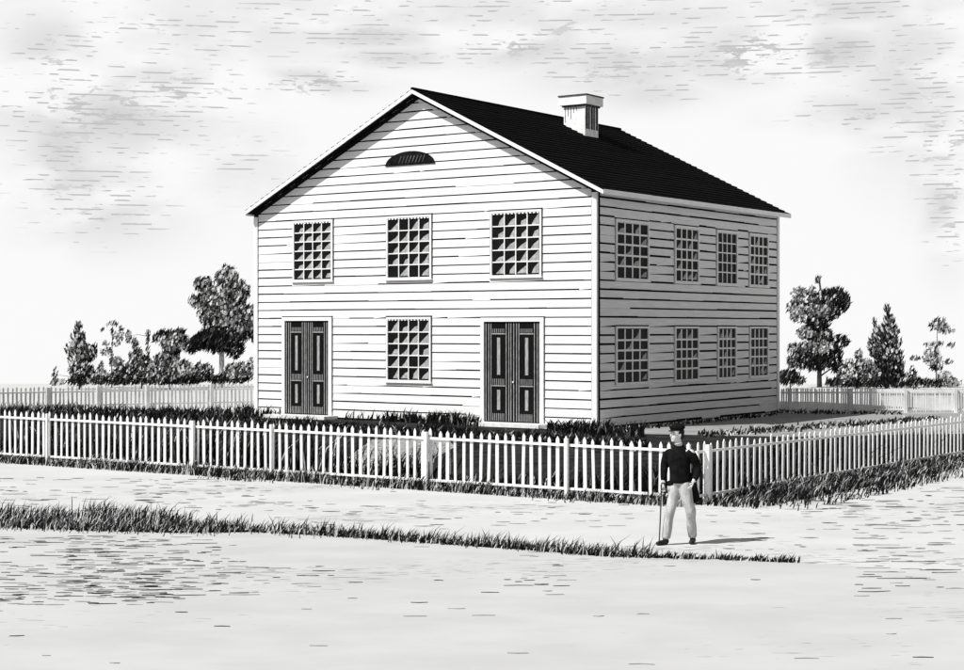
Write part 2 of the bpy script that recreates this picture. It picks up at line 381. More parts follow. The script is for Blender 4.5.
# --- doors
def door(d):
    a0, z0, a1, z1 = d; c = .13
    mb = MB()
    mb.box((a0, z0, 0), (a0 + c, z1, .07), fn=ff); mb.box((a1 - c, z0, 0), (a1, z1, .07), fn=ff); mb.box((a0 + c, z1 - c, 0), (a1 - c, z1, .07), fn=ff)
    fr_ = mb.build('door_frame', M['trim'], hs)
    i0, i1 = a0 + c, a1 - c; mid = (i0 + i1) / 2; zt = z1 - c
    for (s0, s1) in ((i0 + .01, mid - .008), (mid + .008, i1 - .01)):
        mb = MB(); mb.box((s0, z0, .001), (s1, zt - .02, .016), fn=ff); lf = mb.build('door', M['door'], hs)
        w = s1 - s0; bt = MB(); hgt = zt - z0
        # stiles: thin raised beads either side of the panels
        for q in (.05, .15, .235, .79, .89, .965):
            x = s0 + w * q; bt.box((x - .011, z0 + .03, .017), (x + .013, zt - .06, .03), fn=ff)
        # rails
        for (r0, r1) in ((.0, .085), (.36, .43), (.88, .93)):
            for k in range(7):
                x = s0 + w * (.30 + .065 * k); bt.box((x, z0 + hgt * r0 + .03, .017), (x + .018, z0 + hgt * r1, .028), fn=ff)
        bt.box((s0 + w * .27, z0 + hgt * .355, .017), (s0 + w * .75, z0 + hgt * .365, .03), fn=ff)
        bt.box((s0 + w * .27, z0 + hgt * .873, .017), (s0 + w * .75, z0 + hgt * .884, .03), fn=ff)
        bt.build('door_bead', M['doorl'], lf)
        for (r0, r1) in ((.12, .32), (.47, .84)):
            pn = MB(); pn.box((s0 + w * .46, z0 + hgt * r0, .017), (s0 + w * .57, z0 + hgt * r1, .027), fn=ff)
            pn.build('panel', M['doorl'], lf)
    kb = MB(); kb.tube([ff(mid + .06, z0 + hgt * .40, .02), ff(mid + .06, z0 + hgt * .40, .05), ff(mid + .06, z0 + hgt * .40, .075)], [.012, .02, .03], 8); kb.build('door_knob', M['trim'], lf)
    st = MB(); st.box((a0 - .25, .0, .03), (a1 + .25, .115, .75), fn=ff); st.build('doorstep', M['stone'], hs)
for d in DR: door(d)
# --- roof
EO, EL, RO, RB, TH = .50, .14, .38, .03, .12
def rp(x, y, dz=0): return (x, y, Z0 - SL * abs(x - XM) + dz)
def slab(x0, x1, y0, y1, d0, d1):
    b = MB(); b.hexa([rp(x0, y0, d0), rp(x1, y0, d0), rp(x1, y1, d0), rp(x0, y1, d0), rp(x0, y0, d1), rp(x1, y0, d1), rp(x1, y1, d1), rp(x0, y1, d1)]); return b
nl = 30
def shingles(sgn):
    b = MB(); xe = EO if sgn > 0 else -WW - EL
    run = abs(xe - XM)
    for k in range(nl):
        f0, f1 = k / nl, (k + 1) / nl
        xa = xe + (XM - xe) * f0; xb = xe + (XM - xe) * f1
        y = -RO - .01
        while y < LL + RB:
            y2 = min(LL + RB + .01, y + random.uniform(1.0, 3.0)); j = random.uniform(0, .012)
            lo, hi = (xb, xa) if sgn > 0 else (xa, xb)
            za = .03 if (sgn > 0) else .0
            e0, e1 = (.0, .028 + j) if sgn > 0 else (.028 + j, .0)
            b.hexa([rp(lo, y, TH), rp(hi, y, TH), rp(hi, y2, TH), rp(lo, y2, TH), rp(lo, y, TH + .008 + e0), rp(hi, y, TH + .008 + e1), rp(hi, y2, TH + .008 + e1), rp(lo, y2, TH + .008 + e0)])
            y = y2
    return b
rfr = shingles(1).build('roof', M['roof'], hs); rfl = shingles(-1).build('roof', M['roof'], hs)
slab(XM, EO - .02, -RO + .02, LL + RB - .02, .02, TH).build('roof_deck', M['gapm'], rfr)
slab(-WW - EL + .02, XM, -RO + .02, LL + RB - .02, .02, TH).build('roof_deck', M['gapm'], rfl)
for y0, y1 in ((-RO - .03, -RO + .018), (LL + RB - .018, LL + RB + .03)):
    slab(XM + .001, EO, y0, y1, -.005, .115).build('rake_board', M['trim'], rfr)
    slab(-WW - EL, XM - .001, y0, y1, -.005, .115).build('rake_board', M['trim'], rfl)
slab(EO - .018, EO + .02, -RO + .02, LL + RB - .02, -.0, .145).build('eaves_board', M['trim'], rfr)
slab(-WW - EL - .02, -WW - EL + .018, -RO + .02, LL + RB - .02, -.03, .145).build('eaves_board', M['trim'], rfl)
mb = MB(); mb.box((XM - .05, -RO - .03, Z0 + .12), (XM + .05, LL + RB + .03, Z0 + .19)); mb.build('ridge_cap', M['roof'], rfr)
# --- chimney on the right slope just off the ridge
def ch_xy(px, py):                              # where a sight line meets the right roof plane
    d = Vector(((px - CX) / F, 1, (YH - py) / F)); o = Vector((0, 0, H))
    # local plane: z = HE+TH - SL*x
    ol = Vector(((o - C0).dot(ux), (o - C0).dot(uy), o.z)); dl = Vector((d.dot(ux), d.dot(uy), d.z))
    t = (Z0 + TH - SL * (ol.x - XM) - ol.z) / (dl.z + SL * dl.x); return ol + dl * t
ca = ch_xy(585, 136); cb = ch_xy(563.5, 124); ccn = ch_xy(600, 137.5)
cx1 = ca.x; cy0 = ca.y; cwid = 21.5 / F * (C0.y + cy0 * uy.y) / ux.x * 1.0; cdep = 15 / F * (C0.y + cy0 * uy.y) / uy.x * 1.03
ctop = H + (YH - 94) / F * (C0 + ux * cx1 + uy * cy0).y
zb = gab(cx1) - .4
ch = empty('chimney', (0, 0, 0)); ch.parent = rfr
def boxo(name, a, b, m, par):
    q = MB(); q.box(a, b); return q.build(name, m, par)
COL.objects.unlink(ch); bpy.data.objects.remove(ch)
ch = boxo('chimney', (cx1 - cwid, cy0, zb), (cx1, cy0 + cdep, ctop - .36), M['chim'], rfr)
cs = MB()
for k in range(5):                              # open mortar joints running down the sooty side
    y = cy0 + cdep * (.06 + .19 * k); cs.box((cx1 + .001, y, zb + .8), (cx1 + .012, y + cdep * (.10 if k % 2 else .14), ctop - .38))
for k in range(5):
    x = cx1 - cwid * (.93 - .13 * k); L_ = [.8, .5, .62, .36, .25][k]
    cs.box((x, cy0 - .012, ctop - .38 - L_ * .75), (x + .016, cy0 - .001, ctop - .40))
cs.build('soot_streak', M['chimd'], ch)
boxo('chimney_cap', (cx1 - cwid - .13, cy0 - .13, ctop - .359), (cx1 + .13, cy0 + cdep + .13, ctop - .05), M['chim'], ch)
boxo('chimney_crown', (cx1 - cwid - .16, cy0 - .16, ctop - .049), (cx1 + .16, cy0 + cdep + .16, ctop + .0), M['chimd'], ch)
boxo('chimney_band', (cx1 - cwid - .05, cy0 - .05, ctop - .42), (cx1 + .05, cy0 + cdep + .05, ctop - .3595), M['chimd'], ch)

# ------------------------------------------------------------------ fences
def fence(name, P, Q, h0, h1, n, posts, pw, label, group=None, split=True, mt=None, out=1, jit=.012, rails=(.14, .86), prh=.045, pname='picket'):
    mt = mt or M['picket']; d = (Q - P); L = d.length; d.normalize(); nrm = Vector((d.y, -d.x, 0)) * out      # towards the street
    ang = math.atan2(d.y, d.x)
    root = empty(name, P, ang, label=label, cat='fence', group=group or 'white picket fences round the yard')
    s = -1 if out > 0 else 1
    def T(a, z, o): return (a, s * o, z)
    allp = MB()
    for k in range(n):
        a = L * (k + .5) / n + random.uniform(-jit, jit); hh = h0 + (h1 - h0) * a / L + random.gauss(0, .02); w = pw * random.uniform(.78, 1.12); ln = random.gauss(0, .012)
        b = allp if not split else MB()
        b.prism([(a - w / 2, .03), (a + w / 2, .03), (a + w / 2 + ln, hh - .06), (a + ln, hh), (a - w / 2 + ln, hh - .06)], 0, .02, T)
        if split: b.build(pname, mt, root)
    if not split: allp.build('pickets', mt, root)
    for f in rails:
        b = MB(); e = prh / 2
        m = 12
        for k in range(m):
            a, c = L * k / m, L * (k + 1) / m; za = f * (h0 + (h1 - h0) * k / m); zc = f * (h0 + (h1 - h0) * (k + 1) / m)
            b.hexa([T(a, za - e, .021), T(c, zc - e, .021), T(c, zc - e, .06), T(a, za - e, .06), T(a, za + e, .021), T(c, zc + e, .021), T(c, zc + e, .06), T(a, za + e, .06)])
        b.build('rail', mt, root)
    for a, w in posts:
        hh = h0 + (h1 - h0) * a / L
        b = MB(); b.prism([(a - w / 2, 0), (a + w / 2, 0), (a + w / 2, hh * .97), (a - w / 2, hh * .97)], .062, .062 + w, T); b.build('post', mt, root)
    return root
def along(P, Q, px):
    d = Q - P; k = (px - CX) / F; t = (k * P.y - P.x) / (d.x - k * d.y); return t * d.length
fp = [(along(FL, FC, x), w) for x, w in ((-20, .05), (50, .05), (196, .062), (274, .052), (429, .066), (569, .066), (691, .06))]
fence('picket_fence', FL, FC, 1.20, 1.10, 99, fp, .066, 'white picket fence running along the street in front of the two doors')
fp2 = [(along(FC, FRt, x), .08) for x in (703, 998)]
fence('picket_fence', FC, FRt, 1.08, .98, 66, fp2, .072, 'white picket fence going back from the street corner at the right of the man')
bL0 = gnd(-25, 413.5); bL1 = Vector((-1.75, 68.3, 0)); bL1 = bL0 + (gnd(255, 408) - bL0) * 1.66
fence('picket_fence', bL0, bL1, .93, 1.0, 112, [(along(bL0, bL1, x), .14) for x in (-20, 48, 98, 147, 211)], .072, 'low pale picket fence behind the lawn, ending at the left side of the house', split=False, mt=M['farpick'], rails=(.25, .78), prh=.05)
bR0 = C0 + uy * LL + ux * .1; bR0.z = 0; bR1 = gnd(1000, 412.8)
fence('picket_fence', bR0, bR1, .90, .94, 92, [(along(bR0, bR1, x), .12) for x in (790, 850, 905, 955, 998)], .06, 'low pale picket fence running off to the right from the rear corner of the house', split=False, mt=M['farpick'], rails=(.12, .80), prh=.06)

# ------------------------------------------------------------------ grass
def blades(name, pts, hr, w, mats, weights, lean=.5, label=None, z=0.0, par=None, seg=2):
    b = MB()
    for (x, y, s) in pts:
        mi = random.choices(range(len(mats)), weights)[0]
        h = random.uniform(*hr) * s; th = random.uniform(-.5, .5); wx, wy = math.cos(th) * w / 2, math.sin(th) * w / 2
        lx = random.gauss(lean * .5, .35) * h; ly = random.gauss(0, .3) * h
        m1 = (x + lx * .35, y + ly * .35, z + h * .6); m2 = (x + lx, y + ly, z + h)
        b.face([(x - wx, y - wy, z), (x + wx, y + wy, z), (m1[0] + wx * .8, m1[1] + wy * .8, m1[2]), (m1[0] - wx * .8, m1[1] - wy * .8, m1[2])], mi)
        b.face([(m1[0] - wx * .8, m1[1] - wy * .8, m1[2]), (m1[0] + wx * .8, m1[1] + wy * .8, m1[2]), m2], mi)
    o = b.build(name, mats, par, fix=False)
    if label: tag(o, label, 'grass', kind='stuff')
    return o
GM = [M['dark'], M['mid'], M['pale']]
def strip(poly, n, spread, bias=0.0, s=(.6, 1.1), clump=True):
    out = []; P = [gnd(*p) for p in poly]
    segs = [(P[i], P[i + 1]) for i in range(len(P) - 1)]; Ls = [(b - a).length for a, b in segs]
    cl = [random.random() for _ in range(400)]
    tot = sum(Ls)
    for _ in range(n):
        r = random.uniform(0, tot); acc = 0
        for (a, b), L in zip(segs, Ls):
            if r <= acc + L: p = a + (b - a) * ((r - acc) / L); break
            acc += L
        k = r / tot * 60; c = cl[int(k)] * (1 - k % 1) + cl[int(k) + 1] * (k % 1) if clump else .7
        out.append((p.x + random.gauss(0, .05), p.y + bias + random.gauss(0, spread), random.uniform(*s) * (.55 + .75 * c)))
    return out
# bank at the edge of the road
pts = strip(verge_px[0:6], 1900, .2, .16, (.25, 1.0)) + strip(verge_px[5:11], 1900, .10, .06, (.25, .95)) + strip(verge_px[10:13], 420, .06, .04, (.25, .5))
pts += strip([(-40, 526), (44, 527), (150, 529), (240, 530)], 1500, .35, .1, (.3, .9))
pts += strip([(-40, 519), (44, 521), (100, 519), (150, 524), (185, 527)], 900, .35, .2, (.7, 1.3))
blades('grass', pts, (.10, .27), .016, GM, (6, 2, 2), .7, 'ragged grass tufts along the edge of the road')
bank = MB()  # dark strokes put in as the shadow beneath the bank's tufts
for i in range(0, 12):
    a, b = VP_[i], VP_[i + 1]; nn = 14
    for k in range(nn):
        if random.random() < (.28 if i < 10 else .6): continue
        p = a.lerp(b, k / nn); q = a.lerp(b, (k + random.uniform(.5, 1.0)) / nn); w0 = random.uniform(.05, .16) * (1 if i < 10 else .5)
        bank.prism([(p.x, p.y - w0 * .3), ((p.x + q.x) / 2, (p.y + q.y) / 2 - w0 * .5), (q.x, q.y), ((p.x + q.x) / 2, (p.y + q.y) / 2 + w0 * .8)], .0, .03, lambda x, y, h: (x, y, h))
tag(bank.build('turf_edge_shadow', M['dark']), 'broken dark turf edge painting in the shadow under the roadside tufts', 'turf', kind='stuff')
# along the street fences, outside
def fpos(P, Q, n, off0, off1, s, wt=None):
    out = []; d = Q - P; nn = Vector((d.y, -d.x, 0)).normalized()
    cl = [random.random() for _ in range(60)]
    for _ in range(n):
        t = random.random(); k = t * 40; c = cl[int(k)] * (1 - k % 1) + cl[int(k) + 1] * (k % 1)
        if wt and random.random() > wt(t): continue
        p = P + d * t + nn * random.uniform(off0, off1); out.append((p.x, p.y, random.uniform(*s) * (.5 + .9 * c)))
    return out
blades('grass', fpos(FL, FC, 5200, .02, .55, (.6, 1.2)), (.10, .26), .018, GM, (7, 1, 2.5), .6, 'tufted grass along the foot of the front picket fence')
blades('grass', fpos(FC, FRt, 7500, .02, 1.2, (.6, 1.3), lambda t: .35 + .65 * math.exp(-((t - .24) / .26) ** 2)), (.10, .27), .022, GM, (7, 2, 2), .8, 'thick dark grass spilling out under the right picket fence')
blades('grass', fpos(FL, FC, 2600, .3, 1.0, (.2, 1.0), lambda t: max(0, math.sin(t * 31) * .5 + math.sin(t * 13 + 1) * .5) ** 1.5), (.08, .22), .018, GM, (6, 2, 2), .9, 'stray grass clumps creeping from the front fence on to the path')
blades('grass', fpos(FC, FRt, 2200, .8, 2.0, (.3, 1.0), lambda t: .9 * math.exp(-((t - .3) / .2) ** 2)), (.12, .3), .022, GM, (9, 1, 1), .9, 'dark clump of grass spreading on to the path beside the right picket fence')
# inside
blades('grass', fpos(FL, FC, 3600, -.12, -1.6, (.6, 1.1), lambda t: 1), (.12, .36), .03, GM, (8, 3, 1), .5, 'long dark grass just inside the front picket fence')
blades('grass', fpos(FL, gnd(420, 488), 1700, -.3, -1.2, (.8, 1.2), lambda t: 1 - .5 * t), (.6, 1.0), .03, GM, (8, 2, 1), .5, 'tall dark weeds showing above the left end of the front fence')
blades('grass', fpos(FC, FRt, 5200, -.12, -2.6, (.7, 1.1)), (.25, .6), .03, GM, (9, 1, 0), .3, 'long dark grass just inside the right picket fence')
hp = strip([(240, 414.5), (283, 416.5)], 500, .5, 0, (.9, 1.3)) + strip([(337, 417.5), (478, 425.5)], 1500, .3, -.2, (.9, 1.3)) + strip([(548, 430), (640, 435)], 1000, .4, -.6, (.8, 1.2)) + strip([(256, 423), (640, 444)], 5200, .8, -1.2, (.4, .9)) + strip([(-30, 413), (250, 418)], 3400, 1.3, -.4, (.7, 1.2))
blades('grass', hp, (.12, .38), .05, GM, (9, 2, .6), .3, 'dark rough grass along the foot of the front wall')
hp = strip([(600, 433), (776, 415)], 500, .25, 0, (.3, .8)) + strip([(778, 413), (900, 414)], 500, .3, 0, (.3, .8)) + strip([(700, 436), (940, 419)], 900, .5, 0, (.4, .9))
blades('grass', hp, (.06, .25), .06, GM, (5, 3, 2), .5, 'sparse low grass beside the shaded wall')

# loose straw and ruts lying on the path and the road
st_ = MB()
for (x0, y0, x1, y1, n_, lmax) in ((-40, 536, 150, 606, 420, .5), (60, 536, 235, 600, 300, .5), (-40, 478, 260, 512, 220, .6), (120, 560, 330, 596, 45, .4), (260, 500, 640, 530, 110, .45), (500, 575, 560, 600, 22, .4),
        (850, 520, 1000, 596, 170, .8), (800, 498, 1000, 530, 130, 1.0), (740, 474, 1000, 502, 130, 1.0), (700, 505, 860, 552, 60, .5), (0, 480, 960, 620, 90, .35), (-40, 600, 1000, 670, 25, .3)):
    for _ in range(int(n_ * .62)):
        p = gnd(random.uniform(x0, x1), random.uniform(y0, y1)); L_ = random.uniform(.08, lmax * .75) * random.random() + .08; w_ = random.uniform(.004, .010) * p.y / 22; t_ = random.gauss(0, .06); bx_ = random.uniform(-.02, .02)
        P = [(p.x, p.y), (p.x + L_ * .5, p.y - w_ + bx_), (p.x + L_, p.y + L_ * t_), (p.x + L_ * .45, p.y + w_ * 1.5 + bx_)]
        st_.prism(P, .005, .012, lambda x, y, h: (x, y, h), 0 if random.random() < .4 else 1)
tag(st_.build('straw', [M['dark'], mat('dry_straw', .28, .3, 5)]), 'loose dark straws and twigs scattered on the pale path and road', 'straw', kind='stuff')
# ------------------------------------------------------------------ trees and bushes
def crown(lobes, Y, base, dens=1.0, paled=1.0, dark=1.0, stroke=.5, conif=False):
    """lobes: (px, py, rx, ry, darkness 0..1) in photo pixels; returns a mesh of leaf clumps about the base point"""
    b = MB(); k = Y / F
    for (px, py, rx, ry, dk) in lobes:
        c = Vector(((px - CX) * k, Y, H + (YH - py) * k)) - base; ax, ay, az_ = rx * k, (rx + ry) / 2 * k, ry * k
        n = int(rx * ry * 1.45 * dens) + 6
        for _ in range(n):                      # leaf clumps
            while True:
                u = Vector((random.uniform(-1, 1), random.uniform(-1, 1), random.uniform(-1, 1)))
                if u.length < 1: break
            if u.length > .001: u = u.normalized() * (u.length ** .6)
            p = c + Vector((u.x * ax, u.y * ay, u.z * az_)) * random.uniform(.8, 1.02)
            s = random.uniform(.12, .26) * (1 if rx > 7 else .75)
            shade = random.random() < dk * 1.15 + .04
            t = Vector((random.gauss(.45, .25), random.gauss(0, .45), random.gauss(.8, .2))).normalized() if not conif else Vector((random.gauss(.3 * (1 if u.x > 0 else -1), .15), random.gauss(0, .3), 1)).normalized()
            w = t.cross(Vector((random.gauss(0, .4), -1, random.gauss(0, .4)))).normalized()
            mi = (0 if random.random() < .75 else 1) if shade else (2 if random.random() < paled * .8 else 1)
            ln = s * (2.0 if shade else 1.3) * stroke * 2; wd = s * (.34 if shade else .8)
            p0 = p - t * ln * .5; p1 = p + t * ln * .5
            b.face([p0, p + w * wd * .5 - t * ln * .12, p1, p - w * wd * .5 + t * ln * .12], mi)
    return b
def tree(name, Y, lobes, trunk, label, trunkmat='bark', cat='tree', group=None, dens=1.0, paled=1.0, conif=False, limbs=True, tr=.12, leafname='crown', stroke=.5):
    bx, by = trunk[0]; k = Y / F
    base = Vector(((bx - CX) * k, Y, drop(0, Y)))
    root = empty(name, base, label=label, cat=cat, group=group or ('trees beyond the back fences' if cat == 'tree' else 'bushes beyond the back fences'))
    P = [Vector(((x - CX) * k, Y + random.uniform(-.05, .05), H + (YH - y) * k)) - base for x, y in trunk]; P[0] = Vector((0, 0, -.05))
    b = MB(); n = len(P); b.tube(P, [tr * (1 - .65 * i / (n - 1)) for i in range(n)], 8)
    if limbs:
        for (px, py, rx, ry, dk) in lobes:
            c = Vector(((px - CX) * k, Y, H + (YH - py) * k)) - base
            st = min(P[1:], key=lambda q: (q - c).length + (10 if q.z > c.z else 0))
            if st.z < c.z + .3: b.tube([st, st.lerp(c, .5) + Vector((random.uniform(-.1, .1), random.uniform(-.3, .3), .1)), c], [tr * .4, tr * .28, tr * .1], 6)
    b.build('trunk' if cat == 'tree' else 'stem', M[trunkmat], root, smooth=True)
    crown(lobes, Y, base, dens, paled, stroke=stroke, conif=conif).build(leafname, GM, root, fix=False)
    return root
def L7(l): return [(40 + x / 3.94, 240 + y / 3.94, rx / 3.94, ry / 3.94, d) for x, y, rx, ry, d in l]
def L8(l): return [(770 + x / 3.94, 250 + y / 3.94, rx / 3.94, ry / 3.94, d) for x, y, rx, ry, d in l]
def T7(l): return [(40 + x / 3.94, 240 + y / 3.94) for x, y in l]
def T8(l): return [(770 + x / 3.94, 250 + y / 3.94) for x, y in l]
gT = 'trees and bushes behind the back fence'
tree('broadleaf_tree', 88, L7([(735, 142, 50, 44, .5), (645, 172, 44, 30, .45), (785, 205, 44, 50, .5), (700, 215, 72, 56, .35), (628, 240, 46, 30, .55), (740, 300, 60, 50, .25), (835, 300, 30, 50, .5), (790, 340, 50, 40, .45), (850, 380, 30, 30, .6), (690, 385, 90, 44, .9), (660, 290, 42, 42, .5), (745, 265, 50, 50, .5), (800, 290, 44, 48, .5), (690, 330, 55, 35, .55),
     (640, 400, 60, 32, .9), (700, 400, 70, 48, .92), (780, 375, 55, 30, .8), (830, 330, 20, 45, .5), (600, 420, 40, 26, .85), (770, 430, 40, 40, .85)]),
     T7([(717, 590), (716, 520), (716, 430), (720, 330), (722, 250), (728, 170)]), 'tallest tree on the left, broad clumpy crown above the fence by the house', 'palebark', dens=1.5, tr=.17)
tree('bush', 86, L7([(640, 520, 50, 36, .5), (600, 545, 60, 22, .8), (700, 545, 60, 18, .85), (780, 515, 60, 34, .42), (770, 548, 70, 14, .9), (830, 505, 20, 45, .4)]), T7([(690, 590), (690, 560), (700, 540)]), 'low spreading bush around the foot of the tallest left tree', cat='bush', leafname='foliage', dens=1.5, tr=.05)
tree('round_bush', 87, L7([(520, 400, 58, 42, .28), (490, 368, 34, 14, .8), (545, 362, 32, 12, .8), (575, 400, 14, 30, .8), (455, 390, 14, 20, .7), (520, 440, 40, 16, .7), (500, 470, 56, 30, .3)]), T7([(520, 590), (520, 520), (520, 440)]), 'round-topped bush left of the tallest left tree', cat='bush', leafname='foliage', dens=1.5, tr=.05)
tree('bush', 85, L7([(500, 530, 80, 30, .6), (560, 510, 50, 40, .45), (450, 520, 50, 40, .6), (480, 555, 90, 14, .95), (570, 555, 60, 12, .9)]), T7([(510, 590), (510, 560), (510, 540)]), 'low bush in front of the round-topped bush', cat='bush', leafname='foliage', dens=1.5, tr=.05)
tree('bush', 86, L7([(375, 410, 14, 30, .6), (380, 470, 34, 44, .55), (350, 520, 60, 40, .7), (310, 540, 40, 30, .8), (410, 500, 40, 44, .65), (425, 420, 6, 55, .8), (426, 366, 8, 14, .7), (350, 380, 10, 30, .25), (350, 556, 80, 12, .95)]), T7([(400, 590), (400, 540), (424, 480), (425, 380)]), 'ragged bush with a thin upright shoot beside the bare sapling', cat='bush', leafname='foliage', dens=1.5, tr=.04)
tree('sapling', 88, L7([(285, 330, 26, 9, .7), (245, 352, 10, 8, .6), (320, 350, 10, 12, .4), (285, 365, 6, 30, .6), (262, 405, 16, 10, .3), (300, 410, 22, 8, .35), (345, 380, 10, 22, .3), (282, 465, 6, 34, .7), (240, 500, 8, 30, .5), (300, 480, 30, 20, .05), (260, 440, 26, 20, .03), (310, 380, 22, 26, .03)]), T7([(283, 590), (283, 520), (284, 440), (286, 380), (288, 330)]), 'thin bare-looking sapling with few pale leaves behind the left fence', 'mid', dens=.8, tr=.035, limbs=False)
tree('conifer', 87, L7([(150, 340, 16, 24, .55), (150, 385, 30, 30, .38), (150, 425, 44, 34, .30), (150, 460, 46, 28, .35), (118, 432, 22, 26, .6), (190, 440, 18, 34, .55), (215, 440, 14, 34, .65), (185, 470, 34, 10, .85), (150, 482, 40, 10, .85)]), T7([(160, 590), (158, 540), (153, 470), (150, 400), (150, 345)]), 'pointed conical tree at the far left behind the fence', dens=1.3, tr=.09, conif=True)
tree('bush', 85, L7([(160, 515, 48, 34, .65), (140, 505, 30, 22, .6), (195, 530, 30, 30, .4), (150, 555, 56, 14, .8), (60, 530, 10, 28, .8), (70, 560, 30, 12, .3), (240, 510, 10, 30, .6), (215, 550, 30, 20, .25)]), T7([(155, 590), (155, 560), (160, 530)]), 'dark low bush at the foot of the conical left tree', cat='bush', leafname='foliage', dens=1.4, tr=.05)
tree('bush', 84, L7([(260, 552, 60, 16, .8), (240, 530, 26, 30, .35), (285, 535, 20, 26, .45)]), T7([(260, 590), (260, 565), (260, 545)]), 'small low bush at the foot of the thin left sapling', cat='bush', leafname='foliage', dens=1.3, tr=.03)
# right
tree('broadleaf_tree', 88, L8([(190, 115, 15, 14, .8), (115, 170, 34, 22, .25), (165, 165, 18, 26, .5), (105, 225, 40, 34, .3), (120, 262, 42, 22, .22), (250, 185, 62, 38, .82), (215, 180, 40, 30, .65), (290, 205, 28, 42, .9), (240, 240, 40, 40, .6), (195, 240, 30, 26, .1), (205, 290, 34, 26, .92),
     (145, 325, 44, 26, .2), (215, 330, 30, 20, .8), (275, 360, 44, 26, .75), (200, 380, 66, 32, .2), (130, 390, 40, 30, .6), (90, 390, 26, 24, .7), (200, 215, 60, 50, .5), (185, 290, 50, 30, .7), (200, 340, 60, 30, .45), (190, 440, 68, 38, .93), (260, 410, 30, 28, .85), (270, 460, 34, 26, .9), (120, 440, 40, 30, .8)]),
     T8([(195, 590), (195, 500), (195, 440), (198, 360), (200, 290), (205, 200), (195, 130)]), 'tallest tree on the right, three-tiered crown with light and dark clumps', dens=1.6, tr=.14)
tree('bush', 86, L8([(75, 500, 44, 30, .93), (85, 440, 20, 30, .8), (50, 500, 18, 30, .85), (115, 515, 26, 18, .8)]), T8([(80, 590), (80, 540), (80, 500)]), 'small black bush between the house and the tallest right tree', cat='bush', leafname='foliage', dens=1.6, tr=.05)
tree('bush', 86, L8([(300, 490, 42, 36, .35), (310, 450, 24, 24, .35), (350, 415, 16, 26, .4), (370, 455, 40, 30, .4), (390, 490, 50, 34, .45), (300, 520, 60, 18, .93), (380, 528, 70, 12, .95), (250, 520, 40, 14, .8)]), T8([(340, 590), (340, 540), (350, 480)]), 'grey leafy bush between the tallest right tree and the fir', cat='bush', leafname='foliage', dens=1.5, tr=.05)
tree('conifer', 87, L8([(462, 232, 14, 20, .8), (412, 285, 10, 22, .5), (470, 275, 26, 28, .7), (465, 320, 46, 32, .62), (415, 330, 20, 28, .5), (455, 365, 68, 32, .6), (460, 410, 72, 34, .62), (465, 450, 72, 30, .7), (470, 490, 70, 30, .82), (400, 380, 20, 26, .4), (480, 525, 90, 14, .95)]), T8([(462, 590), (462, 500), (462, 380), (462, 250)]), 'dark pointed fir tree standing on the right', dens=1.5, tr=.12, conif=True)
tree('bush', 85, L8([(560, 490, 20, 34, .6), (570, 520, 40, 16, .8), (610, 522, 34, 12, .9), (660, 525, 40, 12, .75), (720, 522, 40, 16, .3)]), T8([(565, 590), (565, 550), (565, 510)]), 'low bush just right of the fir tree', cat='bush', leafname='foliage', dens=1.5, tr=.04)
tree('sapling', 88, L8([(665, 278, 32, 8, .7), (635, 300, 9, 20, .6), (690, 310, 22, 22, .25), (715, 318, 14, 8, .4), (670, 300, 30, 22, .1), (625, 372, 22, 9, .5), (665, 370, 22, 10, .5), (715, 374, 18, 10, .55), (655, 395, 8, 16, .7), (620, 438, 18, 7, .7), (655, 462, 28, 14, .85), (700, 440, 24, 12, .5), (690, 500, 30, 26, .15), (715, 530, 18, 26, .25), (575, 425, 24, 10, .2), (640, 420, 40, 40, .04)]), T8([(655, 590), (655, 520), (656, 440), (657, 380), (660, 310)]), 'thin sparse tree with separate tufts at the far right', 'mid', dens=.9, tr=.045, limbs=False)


# ------------------------------------------------------------------ the man
def skin_mesh(chains, sub=2):
    """chains: list of lists of ((x,y,z), r); first chain's first vertex is the root; chains may start with an index tuple (chain, vert)"""
    bm = bmesh.new(); ids = []; rad = []
    for ch_ in chains:
        row = []; prev = None
        for it in ch_:
            if isinstance(it[0], int): prev = ids[it[0]][it[1]]; row.append(prev); continue
            v = bm.verts.new(it[0]); rad.append(it[1])
            if prev: bm.edges.new((prev, v))
            prev = v; row.append(v)
        ids.append(row)
    bm.verts.index_update(); me = bpy.data.meshes.new('skin_tmp'); bm.to_mesh(me); bm.free()
    o = bpy.data.objects.new('skin_tmp', me); COL.objects.link(o)
    m = o.modifiers.new('s', 'SKIN'); m.use_smooth_shade = True
    for i, sv in enumerate(me.skin_vertices[0].data):
        r = rad[i]; sv.radius = r if isinstance(r, tuple) else (r, r); sv.use_root = (i == 0)
    o.modifiers.new('u', 'SUBSURF').levels = sub; o.modifiers['u'].render_levels = sub
    dg = bpy.context.evaluated_depsgraph_get(); r = bpy.data.meshes.new_from_object(o.evaluated_get(dg))
    bpy.data.objects.remove(o); return r
def blob(c, r, rot=None, seg=20):
    bm = bmesh.new(); mtx = Matrix.Translation(c) @ (rot or Matrix()) @ Matrix.Diagonal((*r, 1))
    bmesh.ops.create_uvsphere(bm, u_segments=seg, v_segments=seg * 2 // 3, radius=1, matrix=mtx)
    me = bpy.data.meshes.new('blob_tmp'); bm.to_mesh(me); bm.free(); return me
